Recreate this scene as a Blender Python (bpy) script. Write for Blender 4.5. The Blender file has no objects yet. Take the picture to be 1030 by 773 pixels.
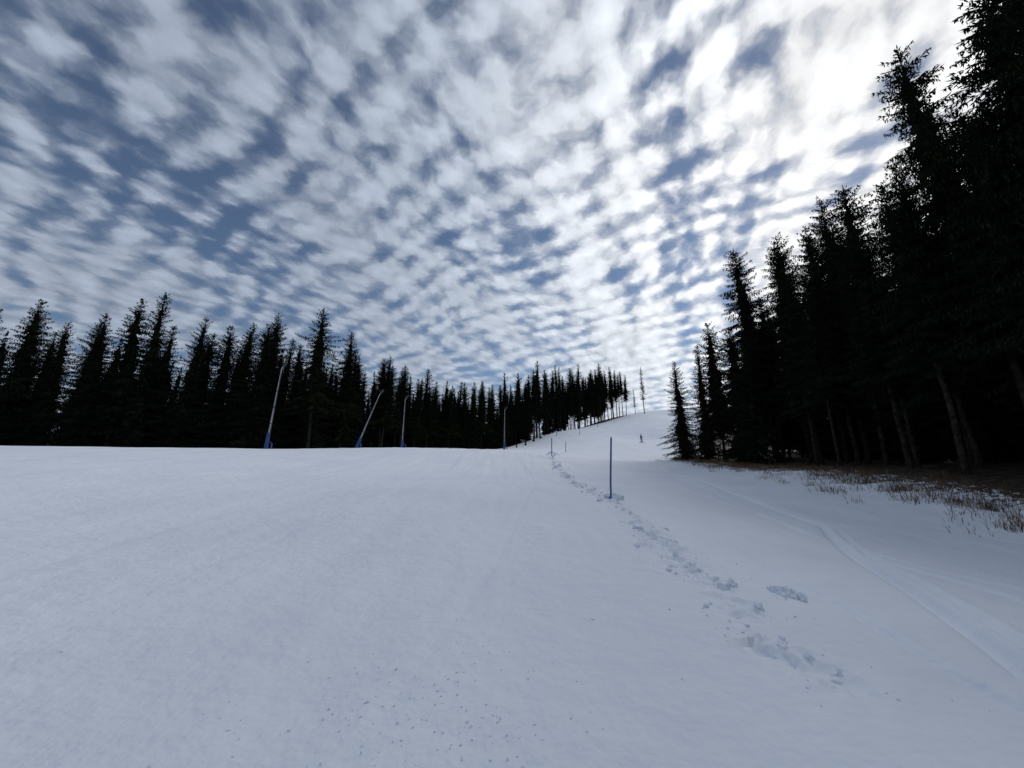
import bpy, math, random
import numpy as np
from mathutils import Vector, Matrix
random.seed(11); rng=np.random.RandomState(7)
sc=bpy.context.scene
sc.view_settings.view_transform='Standard'; sc.view_settings.look='None'; sc.view_settings.exposure=0
F=387.0; PITCH=math.radians(14)
# ---------------------------------------------------------------- survey helper (photo measurements -> world ground points)
def sv(px,py,y):
    u=(px-515)/F; v=(386-py)/F
    Z=math.sin(PITCH)+v*math.cos(PITCH); Y=math.cos(PITCH)-v*math.sin(PITCH)
    return (u/Y*y, y, 1.6+Z/Y*y)
CP=[(0,0,0),(0,-12,-1),(-30,-12,-.8),(30,-12,-1.6),(-10,10,1.15),(-20,20,2.75),(-3,6,.5),(-8,3,.3),
 (8,3,-.1),(12,6,-.2),(7.8,8.5,.07),(16,12,-.1),(19.5,15,.95),(24,14,1.5),(2.9,12.2,1.0),(2.7,8,.62),
 sv(0,447,35),sv(130,450,40),sv(270,452,43),sv(400,450,55),sv(500,452,65),sv(555,458,37),sv(560,453,70),
 sv(640,461,50),sv(590,446,85),sv(530,449,93),sv(645,442,100),sv(620,441,100),sv(560,434,115),sv(600,427,130),sv(640,417,150),
 sv(640,415,172),sv(680,411,172),sv(690,419,145),sv(830,472,26),sv(700,462,46),
 (-5,25,2.4),(-50,62,5.3),(-100,60,6.5),(-90,30,4.6),(-60,5,1),(0,130,10),(-30,110,7.5),(0,180,14),(40,230,31),(90,230,33),
 (35,30,2.9),(35,10,1.8),(60,20,3.4),(60,60,6.5),(45,90,11.5),(85,110,18),(-80,150,10),(60,-12,-.5),(12,20,.9),(12,32,2.3)]
CP=np.array(CP,float); S=50.
def phi(r): return np.where(r>0,r*r*np.log(np.maximum(r,1e-9)),0)
P=CP[:,:2]/S; n=len(P)
K=phi(np.linalg.norm(P[:,None]-P[None],axis=2))+np.eye(n)*2e-4
A=np.zeros((n+3,n+3)); A[:n,:n]=K; Q=np.c_[np.ones(n),P]; A[:n,n:]=Q; A[n:,:n]=Q.T
W=np.linalg.solve(A,np.r_[CP[:,2],0,0,0])
def base_h(x,y):
    x=np.asarray(x,float); y=np.asarray(y,float)
    xc=np.clip(x,-120,110); yc=np.clip(y,-25,240)
    z=W[n]+W[n+1]*xc/S+W[n+2]*yc/S
    for i in range(n):
        z=z+W[i]*phi(np.hypot(xc/S-P[i,0],yc/S-P[i,1]))
    d=np.hypot(x-xc,y-yc)
    k=np.clip(d/400,0,1); k=k*k*(3-2*k)
    z=z*(1-k)+(-6)*k
    return z
class VN:
    def __init__(s,seed,N=256): s.g=np.random.RandomState(seed).rand(N,N)*2-1; s.N=N
    def __call__(s,x,y):
        xi=np.floor(x).astype(int); yi=np.floor(y).astype(int); fx=x-xi; fy=y-yi
        fx=fx*fx*(3-2*fx); fy=fy*fy*(3-2*fy); N=s.N
        a=s.g[xi%N,yi%N]; b=s.g[(xi+1)%N,yi%N]; c=s.g[xi%N,(yi+1)%N]; d=s.g[(xi+1)%N,(yi+1)%N]
        return (a*(1-fx)+b*fx)*(1-fy)+(c*(1-fx)+d*fx)*fy
vn=[VN(i) for i in range(8)]
def trackx(y): return np.interp(y,[0,3,8,12,20,37,60,80],[2.0,2.2,2.7,2.95,3.2,3.8,6.2,11])
def edge_x(y): return np.interp(y,[-60,0,10,15,26,46,60,80,120,170],[16.5,17,18.0,18.8,20.3,21.8,29,40,62,82])
FT=[]
yy=3.3
while yy<60:
    k=min(1,.45+yy/14)
    r=random.choice((.05,.07,.10,.13))*random.uniform(.8,1.2)*(.75+.25*k)
    FT.append((float(trackx(yy))+random.gauss(0,.12+.004*yy),yy,r,random.uniform(.025,.08)*k))
    yy+=random.uniform(.05,.26)+.006*yy
    if random.random()<.10: yy+=random.uniform(.1,.45)
def height(x,y,fine=True):
    z=base_h(x,y)
    z=z+.10*vn[0](x/9,y/9)+.02*vn[1](x/2.1,y/2.6)
    e=edge_x(y)
    rough=np.clip((x-(e-6))/5,0,1)
    z=z+rough*(.10*vn[2](x/.9,y/.9)+.05*vn[3](x/.33,y/.33))
    side=np.clip((x-trackx(y)-.2)/1.0,0,1)
    z=z+side*(.03*vn[4](x/.8,y/1.6)+.010*vn[5](x/.25,y/.3))-side*.05
    gm=(1-side)*(y>-20)*(y<80)
    z=z+gm*.024*vn[6](x/.55+.1*y,y/7)+gm*.010*vn[7](x/.2,y/2.5)
    for tx,ty in (([-1.1,-.2,.9,1.6],[1,6,16,40]),([-6,-4,-3.4,-2],[1,6,16,40])):
        q=(x-np.interp(y,ty,tx))/.05; z=z-gm*.016*np.exp(-q*q)
    for tx,w,dp in (([4.1,9.8,11.3,13.5],.11,.105),([4.4,10.15,11.75,14.0],.08,.06),([6.3,8.4,9.2,10.3],.08,.045),([3.4,5.0,6.4,9.5],.07,.03),([7.5,8.2,10.4,12.6],.07,.035)):
        cx=np.interp(y,[3.6,13,20,38],tx)+.12*np.sin(y*.55); q=(x-cx)/w
        z=z-dp*np.exp(-q*q)*(y>-3)*(y<45)+dp*.5*np.exp(-((q-1.8)**2))*(y<45)
    tb=x-trackx(y); g=np.exp(-(tb/.28)**2)*(y>1)*(y<70)
    z=z+g*(.015+.045*vn[6](x/.25,y/.35)+.035*vn[7](x/.11,y/.13))*np.clip((y-2.5)/4,0,1)
    return z
def H(x,y): return float(height(np.array([x]),np.array([y]))[0])
# ---------------------------------------------------------------- material helpers
def newmat(name):
    m=bpy.data.materials.new(name); m.use_nodes=True; nt=m.node_tree
    return m,nt,nt.nodes['Principled BSDF']
def N(nt,t,**k):
    nd=nt.nodes.new(t)
    for a,b in k.items(): setattr(nd,a,b)
    return nd
def simple(name,c1,c2,scale=8,rough=.7,metal=0,bump=0,spec=None,det=2):
    m,nt,b=newmat(name)
    tc=N(nt,'ShaderNodeTexCoord'); no=N(nt,'ShaderNodeTexNoise'); no.inputs['Scale'].default_value=scale; no.inputs['Detail'].default_value=det
    nt.links.new(tc.outputs['Object'],no.inputs['Vector'])
    r=N(nt,'ShaderNodeValToRGB'); r.color_ramp.elements[0].position=.35; r.color_ramp.elements[1].position=.65
    r.color_ramp.elements[0].color=(*c1,1); r.color_ramp.elements[1].color=(*c2,1)
    nt.links.new(no.outputs['Fac'],r.inputs['Fac']); nt.links.new(r.outputs['Color'],b.inputs['Base Color'])
    b.inputs['Roughness'].default_value=rough; b.inputs['Metallic'].default_value=metal
    if spec is not None: b.inputs['Specular IOR Level'].default_value=spec
    if bump:
        bp=N(nt,'ShaderNodeBump'); bp.inputs['Strength'].default_value=bump; bp.inputs['Distance'].default_value=.02
        nt.links.new(no.outputs['Fac'],bp.inputs['Height']); nt.links.new(bp.outputs['Normal'],b.inputs['Normal'])
    return m
def plain_diffuse(m):   # matte needles and bark: a plain diffuse shader is enough and quicker
    nt=m.node_tree; b=nt.nodes['Principled BSDF']; src=b.inputs['Base Color'].links[0].from_socket
    d=nt.nodes.new('ShaderNodeBsdfDiffuse'); nt.links.new(src,d.inputs['Color'])
    nt.links.new(d.outputs[0],nt.nodes['Material Output'].inputs['Surface']); nt.nodes.remove(b); return m
m_needle=plain_diffuse(simple('spruce_needles',(.008,.012,.007),(.018,.025,.014),1.3,1,spec=0,det=0))
m_bark=plain_diffuse(simple('spruce_bark',(.020,.017,.014),(.050,.043,.037),4,1,spec=0,det=1))
m_dead=plain_diffuse(simple('dead_twigs',(.02,.017,.014),(.04,.034,.028),4,1,spec=0,det=0))
m_blue=simple('blue_plastic',(.015,.05,.20),(.02,.07,.27),5,.5)
m_steel=simple('galvanised_steel',(.30,.32,.34),(.42,.44,.47),3,.45,.3)
m_dark=simple('dark_fittings',(.03,.03,.035),(.06,.06,.065),3,.5)
m_grass=plain_diffuse(simple('dry_grass_blades',(.085,.055,.034),(.22,.155,.095),1.2,1,spec=0,det=1))
mg,nt,b=newmat('snow_and_forest_floor')
geo=N(nt,'ShaderNodeNewGeometry')
def noise(sc_,det=6,rough=.55,vec=None,dim='3D'):
    no=N(nt,'ShaderNodeTexNoise',noise_dimensions=dim); no.inputs['Scale'].default_value=sc_; no.inputs['Detail'].default_value=det; no.inputs['Roughness'].default_value=rough
    nt.links.new(vec or geo.outputs['Position'],no.inputs['Vector']); return no
def math_(op,a,b_,clamp=False):
    m=N(nt,'ShaderNodeMath',operation=op); m.use_clamp=clamp
    for i,v in enumerate((a,b_)):
        if v is None: continue
        if isinstance(v,(int,float)): m.inputs[i].default_value=v
        else: nt.links.new(v,m.inputs[i])
    return m.outputs[0]
def ramp(fac,stops):
    r=N(nt,'ShaderNodeValToRGB'); cr=r.color_ramp
    while len(cr.elements)<len(stops): cr.elements.new(.5)
    for e,(p,c) in zip(cr.elements,stops): e.position=p; e.color=(*c,1)
    nt.links.new(fac,r.inputs['Fac']); return r.outputs['Color']
def mix(f,a,b_):
    m=N(nt,'ShaderNodeMix',data_type='RGBA'); nt.links.new(f,m.inputs['Factor']); 
    nt.links.new(a,m.inputs['A']); nt.links.new(b_,m.inputs['B']); return m.outputs['Result']
at=N(nt,'ShaderNodeAttribute',attribute_name='forest')
n_big=noise(.35,3,dim='2D'); n_mid=noise(3,3,.6,dim='2D'); n_fine=noise(60,2,.7,dim='2D'); n_f2=noise(11,4,.65,dim='2D')
snow=ramp(n_big.outputs['Fac'],[(.3,(.78,.81,.87)),(.7,(.83,.86,.91))])
soil=ramp(n_mid.outputs['Fac'],[(.3,(.022,.015,.011)),(.55,(.05,.035,.024)),(.75,(.10,.07,.045))])
f=math_('ADD',at.outputs['Fac'],math_('MULTIPLY',math_('SUBTRACT',n_mid.outputs['Fac'],.5),1.4))
f=math_('ADD',f,math_('MULTIPLY',math_('SUBTRACT',n_f2.outputs['Fac'],.5),1.0))
f=math_('MULTIPLY',math_('SUBTRACT',f,.5),6,True)
nt.links.new(mix(f,snow,soil),b.inputs['Base Color'])
b.inputs['Roughness'].default_value=.75; b.inputs['Specular IOR Level'].default_value=.2
hh=math_('ADD',math_('MULTIPLY',n_fine.outputs['Fac'],.12),math_('MULTIPLY',n_f2.outputs['Fac'],.5))
hh=math_('ADD',hh,math_('MULTIPLY',n_mid.outputs['Fac'],2.4))
bp=N(nt,'ShaderNodeBump'); bp.inputs['Strength'].default_value=.5; bp.inputs['Distance'].default_value=.03
nt.links.new(hh,bp.inputs['Height']); nt.links.new(bp.outputs['Normal'],b.inputs['Normal'])
m_clod=simple('snow_clods',(.78,.81,.86),(.84,.87,.91),9,.9,bump=.4,spec=.1)
def mk(name,V,Fc,mats,mi=None,smooth=False,link=True):
    me=bpy.data.meshes.new(name)
    me.from_pydata(V,[],Fc)
    for m in mats: me.materials.append(m)
    if mi is not None: me.polygons.foreach_set('material_index',np.asarray(mi,np.int32))
    if smooth: me.polygons.foreach_set('use_smooth',np.ones(len(me.polygons),bool))
    me.update()
    if not link: return me
    o=bpy.data.objects.new(name,me); sc.collection.objects.link(o); return o
# ---------------------------------------------------------------- ground sheet
NX,NY=900,960
s=np.linspace(-1,1,NX); bx=math.asinh(1500/2.2); gx=2.9+2.2*np.sinh(bx*s)
lo=math.asinh(-260/3.2); hi=math.asinh(1500/3.2); gy=5.5+3.2*np.sinh(np.linspace(lo,hi,NY))
X,Y=np.meshgrid(gx,gy); X=X.ravel(); Y=Y.ravel(); Z=height(X,Y)
for (fx,fy,r,d) in FT:
    ix=np.searchsorted(gx,[fx-.8,fx+.8]); iy=np.searchsorted(gy,[fy-.8,fy+.8])
    idx=(np.arange(iy[0],iy[1])[:,None]*NX+np.arange(ix[0],ix[1])[None]).ravel()
    q=np.hypot(X[idx]-fx,(Y[idx]-fy)*.75)/r*(1+.55*vn[3](X[idx]*9,Y[idx]*9)+.3*vn[2](X[idx]*23,Y[idx]*23))
    Z[idx]+=-d*np.exp(-q**4)+d*.4*np.exp(-((q-1.35)/.3)**2)
me=bpy.data.meshes.new('snow_ground')
me.vertices.add(NX*NY); me.vertices.foreach_set('co',np.c_[X,Y,Z].astype(np.float32).ravel())
I=(np.arange(NY-1)[:,None]*NX+np.arange(NX-1)[None]).ravel()
quads=np.c_[I,I+1,I+1+NX,I+NX].astype(np.int32); nf=len(quads)
me.loops.add(nf*4); me.loops.foreach_set('vertex_index',quads.ravel())
me.polygons.add(nf); me.polygons.foreach_set('loop_start',np.arange(0,nf*4,4,dtype=np.int32))
me.polygons.foreach_set('use_smooth',np.ones(nf,bool)); me.update(calc_edges=True); me.validate()
fa=np.clip((X-edge_x(Y)+1.8)/4.0,0,1)*1.15
lx=np.interp(Y,[-50,30,45,52,67,88,100,120,135,155],[-95,-90,-55,-29,-22,-10,1,12,28,48])
fl=np.clip((lx-X)/3,0,1)*(Y>38)*1.2; fa=np.maximum(fa,fl)
fa*=np.clip((230-Y)/40,0,1)
a=me.attributes.new('forest','FLOAT','POINT'); a.data.foreach_set('value',fa.astype(np.float32))
me.materials.append(mg); g=bpy.data.objects.new('snow_ground',me); sc.collection.objects.link(g)
# ---------------------------------------------------------------- spruce generator (built 20 m high)
def spruce(seed,cb,R0,dens=1.0,sparse=0.0,HT=20.0,lw=1.0,rich=True,core=.5,pw_=.72):
    R=random.Random(seed); V=[];Fc=[];MI=[]
    wob=[(R.uniform(-.12,.12),R.uniform(-.12,.12)) for _ in range(6)]
    def axis(z):
        t=max(0,min(.999,z/HT))*5; i=int(t); f_=t-i
        k=min(1,z/3)
        return Vector(((wob[i][0]*(1-f_)+wob[i+1 if i<5 else 5][0]*f_)*k,(wob[i][1]*(1-f_)+wob[i+1 if i<5 else 5][1]*f_)*k,z))
    ns=8; rings=16
    for j in range(rings+1):
        z=-.5+(HT+.5)*j/rings; r=.145*(1-max(0,z)/HT)**.8+.012+(.06*math.exp(-max(z,0)/.4))
        c=axis(z)
        for k in range(ns):
            a=2*math.pi*k/ns; V.append((c.x+r*math.cos(a),c.y+r*math.sin(a),z))
    for j in range(rings):
        for k in range(ns):
            a0=j*ns+k; a1=j*ns+(k+1)%ns; Fc.append((a0,a1,a1+ns,a0+ns)); MI.append(0)
    up=Vector((0,0,1))
    asym=[R.uniform(.72,1.22) for _ in range(8)]
    def lev(z): return .82+.36*(.5+.5*math.sin(z*1.7+seed))*(.5+.5*math.sin(z*.83+seed*2.1))
    if core>0:
        z=cb*HT+.4; nk=18
        while z<HT*.88:
            t=(z-cb*HT)/(HT*(1-cb)); rr=R0*core*(1-t)**.9*min(1,.6+t*6)*lev(z)
            c=axis(z); hgt=R.uniform(.9,1.3); i=len(V); V.append(axis(min(HT,z+hgt)))
            for k in range(nk):
                a=2*math.pi*k/nk+R.uniform(-.1,.1); q=rr*R.uniform(.3,1.2)*asym[int((a%6.283)/6.283*8)%8]
                V.append(c+Vector((q*math.cos(a),q*math.sin(a),-R.uniform(0,.6)*rr)))
            for k in range(nk): Fc.append((i,i+1+k,i+1+(k+1)%nk)); MI.append(1)
            z+=R.uniform(.5,.75)
    def strip(p,q,w,m):
        d=(q-p); 
        if d.length<1e-5: return
        sd=d.cross(up); sd=sd.normalized()*w if sd.length>1e-5 else Vector((w,0,0))
        n2=sd.cross(d).normalized()*w
        for s_ in ((sd,n2) if rich else (n2,)):
            i=len(V); V.extend([p-s_,p+s_,q+s_*.5,q-s_*.5]); Fc.append((i,i+1,i+2,i+3)); MI.append(m)
    def leaf(p,d,l,w,nrm,m=1):
        sd=d.cross(nrm)
        if sd.length<1e-4: sd=Vector((1,0,0))
        sd=sd.normalized()*w*lw; i=len(V)
        V.extend([p,p+d*l*.4+sd,p+d*l,p+d*l*.4-sd]); Fc.append((i,i+1,i+2,i+3)); MI.append(m)
    z=cb*HT
    while z<HT-.25:
        t=(z-cb*HT)/(HT*(1-cb))
        prof=(1-t)**pw_*min(1,.6+t*6)*lev(z)
        nb=R.randint(6,8) if t<.9 else 4
        a0=R.uniform(0,6.28); wl=R.uniform(.85,1.12)
        for k in range(nb):
            if R.random()<sparse: continue
            a=a0+k*6.283/nb+R.uniform(-.35,.35)
            L=(R0*prof*wl*R.uniform(.55,1.25)+.12)*asym[int((a%6.283)/6.283*8)%8]
            if R.random()<.06: L*=.5
            e0=-.15+1.0*t*t+R.uniform(-.16,.16); droop=.38*(1-t)+R.uniform(-.05,.12); upt=.22*(1-t)
            ca,sa=math.cos(a),math.sin(a); zz=z+R.uniform(-.2,.2)
            c=axis(zz)
            def pt(s_):
                return c+Vector((ca*L*s_,sa*L*s_,L*(math.tan(e0)*s_-droop*s_*s_+upt*s_**3)))
            nseg=4 if rich else 2; prev=pt(0)
            for j in range(1,nseg+1):
                q=pt(j/nseg); strip(prev,q,.024*(1.1-j/nseg)+.006,2); prev=q
            step=.17/dens; s_=.10 if t>.3 else .2
            if core>0 and t<.8: s_=max(s_,core*.5)
            while s_<1.0:
                p=pt(s_); d0=(pt(min(1,s_+.04))-pt(s_-.02)).normalized()
                lt=(.26*L*(1-s_)**.8+.18)*R.uniform(.7,1.25)
                for sg in (-1,1):
                    ang=sg*R.uniform(.6,1.05)
                    d=Vector((d0.x*math.cos(ang)-d0.y*math.sin(ang),d0.x*math.sin(ang)+d0.y*math.cos(ang),d0.z-R.uniform(.1,.55))).normalized()
                    leaf(p,d,lt,R.uniform(.028,.05),up)
                    for _ in range(2 if (lt>.36 and rich) else 1):
                        pm=p+d*lt*R.uniform(.2,.9)
                        leaf(pm,Vector((R.uniform(-.3,.3),R.uniform(-.3,.3),-1)).normalized(),lt*R.uniform(.4,.7)*.7+.10,R.uniform(.020,.036),Vector((R.uniform(-1,1),R.uniform(-1,1),0)))
                    if lt>.32 and rich:
                        for q_ in (.25,.5,.72):
                            aa=R.choice((-1,1))*.8
                            d2=Vector((d.x*math.cos(aa)-d.y*math.sin(aa),d.x*math.sin(aa)+d.y*math.cos(aa),d.z-.2)).normalized()
                            leaf(p+d*lt*q_,d2,lt*.42,.03,up)
                s_+=step/max(L,.2)*R.uniform(.8,1.2)
            leaf(pt(.9),(pt(1)-pt(.9)).normalized(),.26,.03,up)
        z+=(.34+.12*(1-t))*R.uniform(.8,1.2)/dens**.3
    for k in range(8): leaf(axis(HT-.7+k*.09),Vector((R.uniform(-.6,.6),R.uniform(-.6,.6),.8)).normalized(),.3,.03,Vector((1,.3,0)))
    zd=1.0
    while zd<cb*HT:
        a=R.uniform(0,6.28); L=R.uniform(.3,1.5); c=axis(zd)
        mid=c+Vector((math.cos(a)*L*.55,math.sin(a)*L*.55,-.06*L)); q=c+Vector((math.cos(a+.15)*L,math.sin(a+.15)*L,-.32*L))
        strip(c,mid,.016,2); strip(mid,q,.010,2)
        if rich and R.random()<.5:
            strip(mid,mid+Vector((math.cos(a+.8)*L*.3,math.sin(a+.8)*L*.3,-.2*L)),.008,2)
        zd+=R.uniform(.1,.32)
    return mk('spruce_mesh',[tuple(v) for v in V],Fc,[m_bark,m_needle,m_dead],MI,link=False)
full=[spruce(10+i,.02,r,.85,lw=1.8,rich=False,core=.42,pw_=.74) for i,r in enumerate((4.5,4.0,4.9,4.2,3.6))]
near=[spruce(20+i,c,r,1.05,.03,lw=1.1,core=.38) for i,(c,r) in enumerate(((.28,3.4),(.35,3.1),(.24,3.7),(.33,3.3)))]
edge=[spruce(25+i,c,r,.8,.03,lw=1.8,rich=False,core=.44,pw_=.72) for i,(c,r) in enumerate(((.18,3.6),(.25,3.3),(.10,4.0),(.27,3.4)))]
tall=[spruce(30+i,c,r,.5,.08,lw=2.4,rich=False,core=.5) for i,(c,r) in enumerate(((.42,2.5),(.48,2.3),(.36,2.7)))]
lite=[spruce(40+i,c,r,.28,.05,lw=4,rich=False,core=.7) for i,(c,r) in enumerate(((.10,3.1),(.16,2.9),(.02,3.3)))]
snag=spruce(50,.30,1.3,.8,.4,lw=1.8,core=0)
def tree(me,x,y,h,name='spruce_tree',parent=None,wide=None):
    o=bpy.data.objects.new(name,me); sc.collection.objects.link(o)
    k=h/20; w=wide or k*random.uniform(.88,1.25)
    o.location=(x,y,H(x,y)-.05); o.scale=(w,w,k)
    o.rotation_euler=(random.gauss(0,.018),random.gauss(0,.018),random.uniform(0,6.28))
    if parent: o.parent=parent; 
    return o
E=edge; Nn=near
for x,y,h,kind in [(20.9,47,12.5,full[1]),(22.6,45,14,full[4]),(24.3,44.5,17,E[0]),(25.4,42,15.5,full[2]),(27.3,40,25,Nn[1]),(24.2,39,14,E[2]),
   (29.5,38.5,24,Nn[3]),(28,35.5,23.5,Nn[0]),(30.2,33.2,26,Nn[2]),(25.6,33,17,E[3]),(30.5,30,25,Nn[1]),(27.2,28.5,20,Nn[0]),(24.2,29,15,Nn[1]),(25.8,25,17,Nn[3]),
   (23.8,23.5,15.5,Nn[1]),(25.6,21.5,19.5,Nn[2]),(24.9,18.2,27,Nn[0]),(22.8,19.8,17.5,Nn[3]),(25.6,15.8,25.5,Nn[3]),(22.4,15.8,18,Nn[1]),(25.2,13.8,25,Nn[2]),(23.0,12,22,Nn[0]),
   (26,10.5,26,E[1]),(23.5,8,24,E[2]),(25,5,25,E[3]),(22.5,2,23,E[0]),(25,-2,25,E[1]),(23,-7,24,E[2])]:
    tree(kind,x,y,h)
LX=[-120,-75,-50,-29,-22,-10,1,12,28,48]; LY=[30,40,47,52,68,90,102,122,138,157]
def along(t):
    d=np.r_[0,np.cumsum(np.hypot(np.diff(LX),np.diff(LY)))]
    return float(np.interp(t,d,LX)),float(np.interp(t,d,LY)),d[-1]
TL=along(0)[2]; t=0
while t<TL:
    x,y,_=along(t)
    if y<70:
        h=random.uniform(14,20.5) if x<-26 else random.uniform(12,17); kd=random.choice(full+edge[:1]) if x<-30 else random.choice(edge+full[:1])
        if x<-46: h*=1.06
    elif y<112: h=random.uniform(12.5,18); kd=random.choice(edge)
    else: h=random.uniform(18,24.5) if x<34 else random.uniform(17,21); kd=random.choice(tall+edge[1:2])
    if random.random()<.2: h*=.75
    tree(kd,x+random.uniform(-2,1),y+random.uniform(-1,2),h)
    t+=random.uniform(1.2,3.2) if y<112 else random.uniform(1.8,3.3)
tree(snag,*sv(648,412,158)[:2],20,'sparse_spruce_tree'); tree(snag,*sv(639,413,160)[:2],11,'sparse_spruce_tree')
fr=bpy.data.objects.new('spruce_forest',None); sc.collection.objects.link(fr)
cnt=0; pts=[]
def far_ok(x,y,dm):
    for a_,b_ in pts:
        if (a_-x)**2+(b_-y)**2<dm*dm: return False
    pts.append((x,y)); return True
for _ in range(4000):
    x=random.uniform(26.5,56); y=random.uniform(-8,60)
    if x<.52*y+5 or x<27.5: continue
    if not far_ok(x,y,3.5): continue
    ck=x/max(y,1)
    lim=23 if ck>.85 else 19
    if ck<.66: lim=14.5
    if .97<ck<1.12: lim=17
    tree(random.choice(edge) if x<31 else (lite[2] if x>42 else random.choice(lite)),x,y,random.uniform(lim-4.5,lim),'spruce',fr); cnt+=1
fl_=bpy.data.objects.new('distant_spruce_forest',None); sc.collection.objects.link(fl_)
for _ in range(4000):
    tt=random.uniform(0,TL); x,y,_=along(tt); x2,y2,_=along(min(TL,tt+1)); x1,y1,_=along(max(0,tt-1))
    nx,ny=-(y2-y1),(x2-x1); l=math.hypot(nx,ny); nx/=l; ny/=l
    d=random.uniform(2.5,17); x+=nx*d; y+=ny*d
    if x>48: continue
    if not far_ok(x,y,3.0): continue
    h=random.uniform(13,18.5) if y<112 else random.uniform(17,23)
    kd=random.choice(lite) if (y<112) else random.choice(tall+lite[1:2])
    if y<112 and d<7: kd=random.choice(full)
    tree(kd,x,y,h,'spruce',fl_); cnt+=1
for px,py,d,h in ((533,448,96,2.4),(541,444,102,3.2),(548,440,106,2.6),(556,436,112,3),(524,451,92,2.2)):
    x,y,_=sv(px,py,d); tree(lite[2],x-1,y+1,h,'young_spruce_tree')
# ---------------------------------------------------------------- tubes
def tube(V,Fc,MI,pts,rad,m,ns=10,cap=True):
    base=len(V); pts=[Vector(p) for p in pts]
    for j,p in enumerate(pts):
        d=(pts[min(j+1,len(pts)-1)]-pts[max(j-1,0)]).normalized()
        u=d.cross(Vector((0,1,0.01))); u=u.normalized() if u.length>1e-4 else Vector((1,0,0)); w=d.cross(u)
        for k in range(ns):
            a=2*math.pi*k/ns; V.append(p+(u*math.cos(a)+w*math.sin(a))*rad[j])
    for j in range(len(pts)-1):
        for k in range(ns):
            a0=base+j*ns+k; a1=base+j*ns+(k+1)%ns; Fc.append((a0,a1,a1+ns,a0+ns)); MI.append(m)
    if cap:
        Fc.append(tuple(base+k for k in range(ns))[::-1]); MI.append(m)
        Fc.append(tuple(base+(len(pts)-1)*ns+k for k in range(ns))); MI.append(m)
def lance(x,y,top,hgt):
    V=[];Fc=[];MI=[]; z0=H(x,y); b0=Vector((0,0,-.3)); tp=Vector((top,0,hgt))
    ax=lambda s_: Vector((0,0,.0)).lerp(tp,s_)
    tube(V,Fc,MI,[b0,ax(.02),ax(.19),ax(.195)],[.19,.19,.17,.09],1,12)
    tube(V,Fc,MI,[ax(.195),ax(.6),ax(.95)],[.075,.065,.05],0)
    for s_ in (.3,.5,.7): tube(V,Fc,MI,[ax(s_),ax(s_+.012)],[.10,.10],2)
    hd=tp+Vector((.55,0,.75))
    tube(V,Fc,MI,[ax(.95),tp,hd],[.05,.06,.05],0)
    tube(V,Fc,MI,[tp+(hd-tp)*.25,tp+(hd-tp)*.35,tp+(hd-tp)*.8,hd],[.07,.12,.12,.06],2)
    for q in (.45,.7):
        c=tp+(hd-tp)*q; tube(V,Fc,MI,[c,c+Vector((-.3,-.1,.12))],[.04,.03],2)
    tube(V,Fc,MI,[Vector((.3,-.1,0)),ax(.22)+Vector((.2,-.05,0)),ax(.5)+Vector((.11,0,0)),ax(.94)+Vector((.07,0,0))],[.03]*4,2,6)
    tube(V,Fc,MI,[Vector((.6,0,-.2)),Vector((.6,0,.6)),Vector((.4,0,.75)),Vector((.1,0,.75))],[.08,.08,.06,.05],1,8)
    o=mk('snow_lance',[tuple(v) for v in V],Fc,[m_steel,m_blue,m_dark],MI); o.location=(x,y,z0)
lance(*sv(267,452,43)[:2],.45,9.3); lance(*sv(358,450,51)[:2],2.5,7.2); lance(*sv(404,449,60)[:2],.05,7.8); lance(*sv(507,451,82)[:2],.1,8.5)
m_pb=simple('pole_blue',(.012,.045,.18),(.02,.07,.25),6,.5); m_pt=simple('pole_tip',(.03,.10,.30),(.04,.13,.36),6,.5)
def marker(x,y,h,lean,rad=.028):
    V=[];Fc=[];MI=[]
    tp=Vector((lean,0,h)); a_=lambda s_: tp*s_
    tube(V,Fc,MI,[Vector((0,0,-.4)),a_(.3),a_(.78)],[rad]*3,0)
    tube(V,Fc,MI,[a_(.78),a_(.97),a_(1)],[rad*1.02,rad*1.02,rad*.5],1)
    tube(V,Fc,MI,[a_(.02),a_(.045)],[rad*1.7]*2,1); 
    o=mk('piste_marker_pole',[tuple(v) for v in V],Fc,[m_pb,m_pt],MI); o.location=(x,y,H(x,y))
x,y,_=sv(614,503,12.2); marker(x,y,1.9,.14)
x,y,_=sv(555,458,37); marker(x,y,1.75,.03,.04)
x,y,_=sv(569,452,62); marker(x,y,1.6,.02,.045)
for px,py,d in ((583,437,105),(601,430,120),(560,440,106)):
    x,y,_=sv(px,py,d); marker(x,y,2.2,.05,.06)
# ---------------------------------------------------------------- snow clods
import bmesh
V=[];Fc=[]
bm=bmesh.new(); bmesh.ops.create_icosphere(bm,subdivisions=3,radius=1); ico=[v.co.copy() for v in bm.verts]; icf=[tuple(v.index for v in f_.verts) for f_ in bm.faces]; bm.free()
bm=bmesh.new(); bmesh.ops.create_icosphere(bm,subdivisions=1,radius=1); ico1=[v.co.copy() for v in bm.verts]; icf1=[tuple(v.index for v in f_.verts) for f_ in bm.faces]; bm.free()
from mathutils import noise as mn
def clod(x,y,r,lift=.3):
    A_,B_=(ico,icf) if r>.025 else (ico1,icf1)
    i=len(V); off=Vector((random.uniform(0,99),random.uniform(0,99),0)); z=H(x,y); sx,sy,sz=[random.uniform(.65,1.35) for _ in range(3)]
    for c in A_:
        k=1+.8*mn.noise(c*1.3+off)+.7*abs(mn.noise(c*3.1+off))+.35*mn.noise(c*7+off)
        V.append((x+c.x*r*k*sx,y+c.y*r*k*sy,z+r*lift+c.z*r*k*sz*.8))
    Fc.extend(tuple(i+j for j in f_) for f_ in B_)
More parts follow.
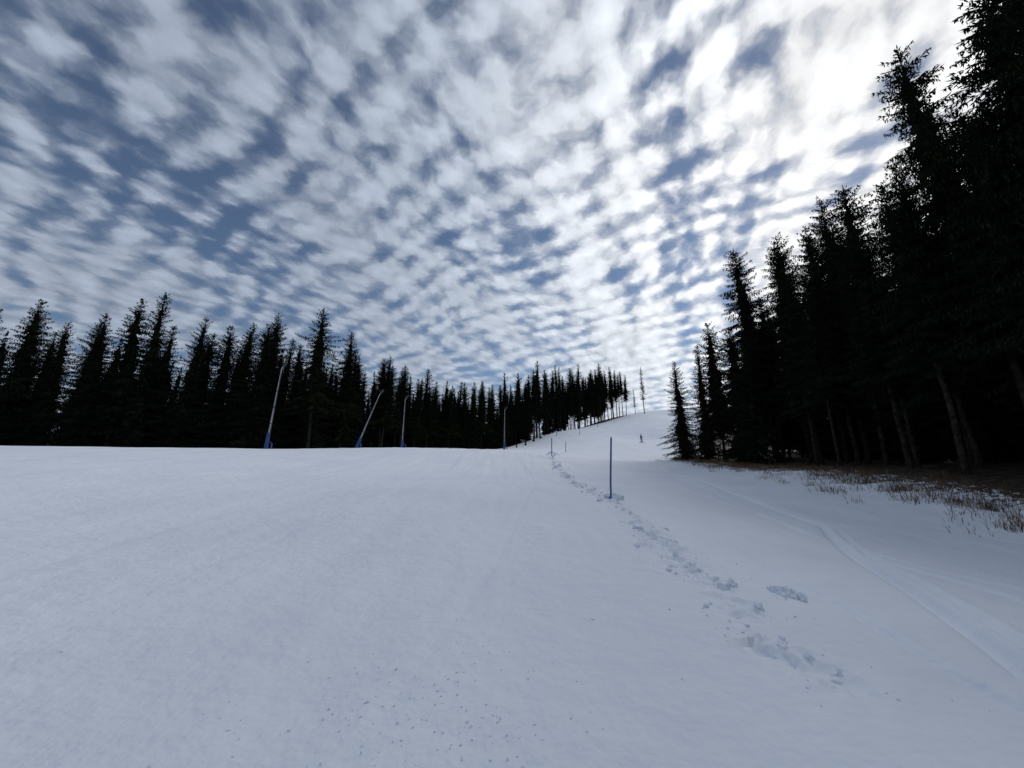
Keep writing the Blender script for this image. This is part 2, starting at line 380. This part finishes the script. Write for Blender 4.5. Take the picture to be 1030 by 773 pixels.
for (fx,fy,r,d) in FT:
    for _ in range(random.randint(1,4)):
        clod(fx+random.gauss(0,.16),fy+random.gauss(0,.2),min(.026+.004*fy,random.lognormvariate(-4.2,.5)*(1+fy*.03)))
for _ in range(340):
    y=random.uniform(2.8,18); clod(float(trackx(y))+random.gauss(.05,.35),y,random.uniform(.005,.013))
for px,py,d,r in ((789,598,5.0,.05),(797,601,4.9,.04),(780,595,5.1,.035),(618,494,13,.13),(616,498,12.6,.09),(841,676,3.3,.02)):
    x,y,_=sv(px,py,d)
    for k in range(10): clod(x+random.gauss(0,r*1.0),y+random.gauss(0,r*.7),r*random.uniform(.3,.95))
for _ in range(260):
    x=random.gauss(-.5,.6); y=random.gauss(2.6,.5); clod(x,y,random.uniform(.003,.008))
mk('snow_clods',V,Fc,[m_clod],smooth=False)
# ---------------------------------------------------------------- dry grass
V=[];Fc=[]; gxs=[];gys=[]
for _ in range(1000):
    y=random.uniform(7,52)*1.0; e=float(edge_x(y)); x=e+random.gauss(-.4,1.0)
    if random.random()<.22: x-=random.uniform(0,2.8)
    nb=random.randint(6,30)
    for k in range(nb): gxs.append(x+random.gauss(0,.25)); gys.append(y+random.gauss(0,.25))
gz=height(np.array(gxs),np.array(gys))
for x,y,z in zip(gxs,gys,gz):
    h=random.uniform(.08,.38)*(1.3 if random.random()<.1 else .85); a=random.uniform(0,6.28); w=.009; l=random.uniform(.1,.9)*h; b_=random.uniform(0,6.28)
    dx,dy=math.cos(a)*w,math.sin(a)*w; lx_,ly_=math.cos(b_)*l,math.sin(b_)*l; i=len(V)
    V+= [(x-dx,y-dy,z-.03),(x+dx,y+dy,z-.03),(x+dx*.8+lx_*.4,y+dy*.8+ly_*.4,z+h*.65),(x-dx*.8+lx_*.4,y-dy*.8+ly_*.4,z+h*.65),(x+lx_,y+ly_,z+h)]
    Fc+=[(i,i+1,i+2,i+3),(i+3,i+2,i+4)]
mk('dry_grass',V,Fc,[m_grass])
# ---------------------------------------------------------------- skier
def skinfig():
    J=[(0,0,.98),(0,.0,1.2),(0,-.02,1.42),(0,-.03,1.54),(0,-.04,1.66),(0,-.04,1.77),
       (.11,-.02,.92),(.15,-.14,.52),(.15,-.02,.10),(.15,-.17,.06),
       (-.11,-.02,.92),(-.15,-.14,.52),(-.15,-.02,.10),(-.15,-.17,.06),
       (.2,0,1.42),(.30,-.05,1.14),(.30,-.30,1.05),(.30,-.38,1.05),
       (-.2,0,1.42),(-.30,-.05,1.14),(-.30,-.30,1.05),(-.30,-.38,1.05)]
    E=[(0,1),(1,2),(2,3),(3,4),(4,5),(0,6),(6,7),(7,8),(8,9),(0,10),(10,11),(11,12),(12,13),(2,14),(14,15),(15,16),(16,17),(2,18),(18,19),(19,20),(20,21)]
    RD=[.16,.15,.17,.065,.105,.10,.11,.08,.07,.06,.11,.08,.07,.06,.075,.06,.05,.045,.075,.06,.05,.045]
    me=bpy.data.meshes.new('body'); me.from_pydata(J,E,[]); o=bpy.data.objects.new('body',me); sc.collection.objects.link(o)
    md=o.modifiers.new('s','SKIN'); 
    for i,r in enumerate(RD): me.skin_vertices[0].data[i].radius=(r,r)
    me.skin_vertices[0].data[0].use_root=True
    o.modifiers.new('d','SUBSURF').levels=2; o.modifiers['d'].render_levels=2
    me.materials.append(simple('ski_suit',(.012,.014,.022),(.03,.035,.05),5,.7)); return o
x,y,_=sv(645,443,88); em=bpy.data.objects.new('skier',None); sc.collection.objects.link(em); em.location=(x,y,H(x,y)+.03); em.rotation_euler=(0,0,.5)
body=skinfig(); body.parent=em
V=[];Fc=[];MI=[]
for sx in (-.15,.15):
    tube(V,Fc,MI,[(sx,.75,.02),(sx,-.7,.02),(sx,-.88,.08)],[.045,.045,.02],0,6)
    tube(V,Fc,MI,[(sx*2.1,-.36,1.07),(sx*2.8,.1,.0)],[.012,.008],1,6)
o=mk('skis_and_poles',[tuple(v) for v in V],Fc,[m_blue,m_dark],MI); o.parent=em
V=[];Fc=[];MI=[]
tube(V,Fc,MI,[(0,-.035,1.70),(0,-.035,1.75),(0,-.03,1.81),(0,-.03,1.85)],[.125,.13,.10,.03],0,12)
tube(V,Fc,MI,[(-.07,-.145,1.70),(.07,-.145,1.70)],[.035,.035],1,8)
tube(V,Fc,MI,[(0,-.14,1.67),(0,-.165,1.64)],[.015,.018],2,6)
o=mk('helmet_goggles_nose',[tuple(v) for v in V],Fc,[m_dark,m_steel,simple('skin',(.45,.28,.2),(.5,.32,.24),5)],MI); o.parent=em
# ---------------------------------------------------------------- world
EL=math.radians(33); AZ=math.radians(48)
sd=Vector((math.sin(AZ)*math.cos(EL),math.cos(AZ)*math.cos(EL),math.sin(EL)))
w=bpy.data.worlds.new('World'); sc.world=w; w.use_nodes=True; nt=w.node_tree; nt.nodes.clear()
out=N(nt,'ShaderNodeOutputWorld'); sky=N(nt,'ShaderNodeTexSky',sky_type='NISHITA'); sky.sun_disc=False
sky.sun_elevation=EL; sky.sun_rotation=AZ; sky.air_density=1.0; sky.dust_density=.2; sky.ozone_density=2.5; sky.altitude=1100
bg1=N(nt,'ShaderNodeBackground'); bg1.inputs['Strength'].default_value=.078; nt.links.new(sky.outputs[0],bg1.inputs['Color'])
tc=N(nt,'ShaderNodeTexCoord'); sep=N(nt,'ShaderNodeSeparateXYZ'); nt.links.new(tc.outputs['Generated'],sep.inputs[0])
zc=math_('ADD',math_('MAXIMUM',sep.outputs['Z'],0.0),.16)
px_=math_('DIVIDE',sep.outputs['X'],zc); py_=math_('DIVIDE',sep.outputs['Y'],zc)
def comb(x,y,z=0.0):
    c=N(nt,'ShaderNodeCombineXYZ')
    for i,v in enumerate((x,y,z)):
        if isinstance(v,(int,float)): c.inputs[i].default_value=v
        else: nt.links.new(v,c.inputs[i])
    return c.outputs[0]
def vmul(v,s_):
    m=N(nt,'ShaderNodeVectorMath',operation='MULTIPLY'); nt.links.new(v,m.inputs[0]); m.inputs[1].default_value=s_; return m.outputs[0]
def vadd(a,b_):
    m=N(nt,'ShaderNodeVectorMath',operation='ADD'); nt.links.new(a,m.inputs[0])
    if isinstance(b_,tuple): m.inputs[1].default_value=b_
    else: nt.links.new(b_,m.inputs[1])
    return m.outputs[0]
plane=comb(px_,py_)
wn=noise(1.6,1,.5,vec=plane,dim='2D')
warp=vmul(vadd(wn.outputs['Color'],(-.5,-.5,-.5)),(.18,.18,0))
wn2=noise(18,2,.6,vec=plane,dim='2D')
warp2=vmul(vadd(wn2.outputs['Color'],(-.5,-.5,-.5)),(.045,.045,0))
pw=vadd(vadd(plane,warp),warp2)
def rot(v,deg,scl):
    m0=N(nt,'ShaderNodeMapping'); m0.inputs['Rotation'].default_value=(0,0,math.radians(deg)); nt.links.new(v,m0.inputs['Vector'])
    m=N(nt,'ShaderNodeMapping'); m.inputs['Scale'].default_value=scl
    nt.links.new(m0.outputs[0],m.inputs['Vector']); return m.outputs[0]
vo=N(nt,'ShaderNodeTexVoronoi',feature='SMOOTH_F1',voronoi_dimensions='2D'); vo.inputs['Scale'].default_value=1; vo.inputs['Smoothness'].default_value=.7; vo.inputs['Randomness'].default_value=.8
nt.links.new(rot(pw,30,(16.5,12.5,1)),vo.inputs['Vector'])
puff=noise(1,3,.55,vec=rot(pw,30,(10,8,1)),dim='2D')
cover=noise(1,2,.5,vec=rot(plane,20,(1.9,1.2,1)),dim='2D')
fine=noise(1,4,.62,vec=rot(pw,0,(34,34,1)),dim='2D')
wv=N(nt,'ShaderNodeTexWave',wave_type='BANDS',bands_direction='X'); wv.inputs['Scale'].default_value=1; wv.inputs['Distortion'].default_value=1.6; wv.inputs['Detail'].default_value=1; wv.inputs['Detail Scale'].default_value=1.5
nt.links.new(rot(pw,-55,(2.7,2.7,1)),wv.inputs['Vector'])
wv2=N(nt,'ShaderNodeTexWave',wave_type='BANDS',bands_direction='X'); wv2.inputs['Scale'].default_value=1; wv2.inputs['Distortion'].default_value=2.0; wv2.inputs['Detail'].default_value=1; wv2.inputs['Detail Scale'].default_value=1.5
nt.links.new(rot(pw,25,(1.4,1.4,1)),wv2.inputs['Vector'])
d0=math_('MULTIPLY',math_('SUBTRACT',.40,vo.outputs['Distance']),1.4)
d1=math_('MULTIPLY',math_('SUBTRACT',puff.outputs['Fac'],.5),1.05)
d2=math_('MULTIPLY',math_('SUBTRACT',cover.outputs['Fac'],.46),2.4)
d3=math_('ADD',math_('MULTIPLY',math_('SUBTRACT',wv.outputs['Fac'],.5),.60),math_('MULTIPLY',math_('SUBTRACT',wv2.outputs['Fac'],.5),.46))
d4=math_('MULTIPLY',math_('SUBTRACT',fine.outputs['Fac'],.5),.6)
struct=math_('ADD',math_('ADD',d0,d1),math_('ADD',d3,d4))
den=math_('ADD',struct,d2)
# the layer closes up toward the horizon and thickens around the sun
hz=math_('POWER',math_('SUBTRACT',1.0,math_('MAXIMUM',sep.outputs['Z'],0.0)),3.5)
den=math_('ADD',den,math_('MULTIPLY',hz,1.15))
dot=N(nt,'ShaderNodeVectorMath',operation='DOT_PRODUCT'); nt.links.new(tc.outputs['Generated'],dot.inputs[0]); dot.inputs[1].default_value=sd
dp=math_('MAXIMUM',dot.outputs['Value'],0.0)
glow=math_('POWER',dp,4.0)
den=math_('ADD',den,math_('SUBTRACT',math_('MULTIPLY',glow,.50),.08))
mr=N(nt,'ShaderNodeMapRange',interpolation_type='SMOOTHSTEP'); mr.inputs['From Min'].default_value=-.78; mr.inputs['From Max'].default_value=.75
nt.links.new(den,mr.inputs['Value']); cm=mr.outputs[0]
ccol=ramp(glow,[(0,(.33,.385,.48)),(.2,(.47,.53,.63)),(.6,(.84,.88,.94)),(1,(1.0,1.0,1.0))])
shade=math_('ADD',.97,math_('MULTIPLY',struct,.27))
bg2=N(nt,'ShaderNodeBackground'); nt.links.new(ccol,bg2.inputs['Color']); nt.links.new(shade,bg2.inputs['Strength'])
ms=N(nt,'ShaderNodeMixShader'); nt.links.new(math_('ADD',math_('MULTIPLY',cm,.91),.06),ms.inputs[0]); nt.links.new(bg1.outputs[0],ms.inputs[1]); nt.links.new(bg2.outputs[0],ms.inputs[2])
nt.links.new(ms.outputs[0],out.inputs['Surface'])
# ---------------------------------------------------------------- sun behind the cloud layer
L=bpy.data.lights.new('sun','SUN'); L.energy=1.15; L.angle=math.radians(22); L.color=(1,.97,.92)
lo_=bpy.data.objects.new('sun',L); sc.collection.objects.link(lo_); lo_.rotation_euler=sd.to_track_quat('Z','Y').to_euler()
# ---------------------------------------------------------------- camera
cam=bpy.data.cameras.new('camera'); cam.sensor_width=36; cam.lens=36*F/1030; cam.clip_end=5000; cam.clip_start=.05
co=bpy.data.objects.new('camera',cam); sc.collection.objects.link(co); co.location=(0,0,1.6+H(0,0)); co.rotation_euler=(math.radians(90)+PITCH,0,0)
sc.camera=co
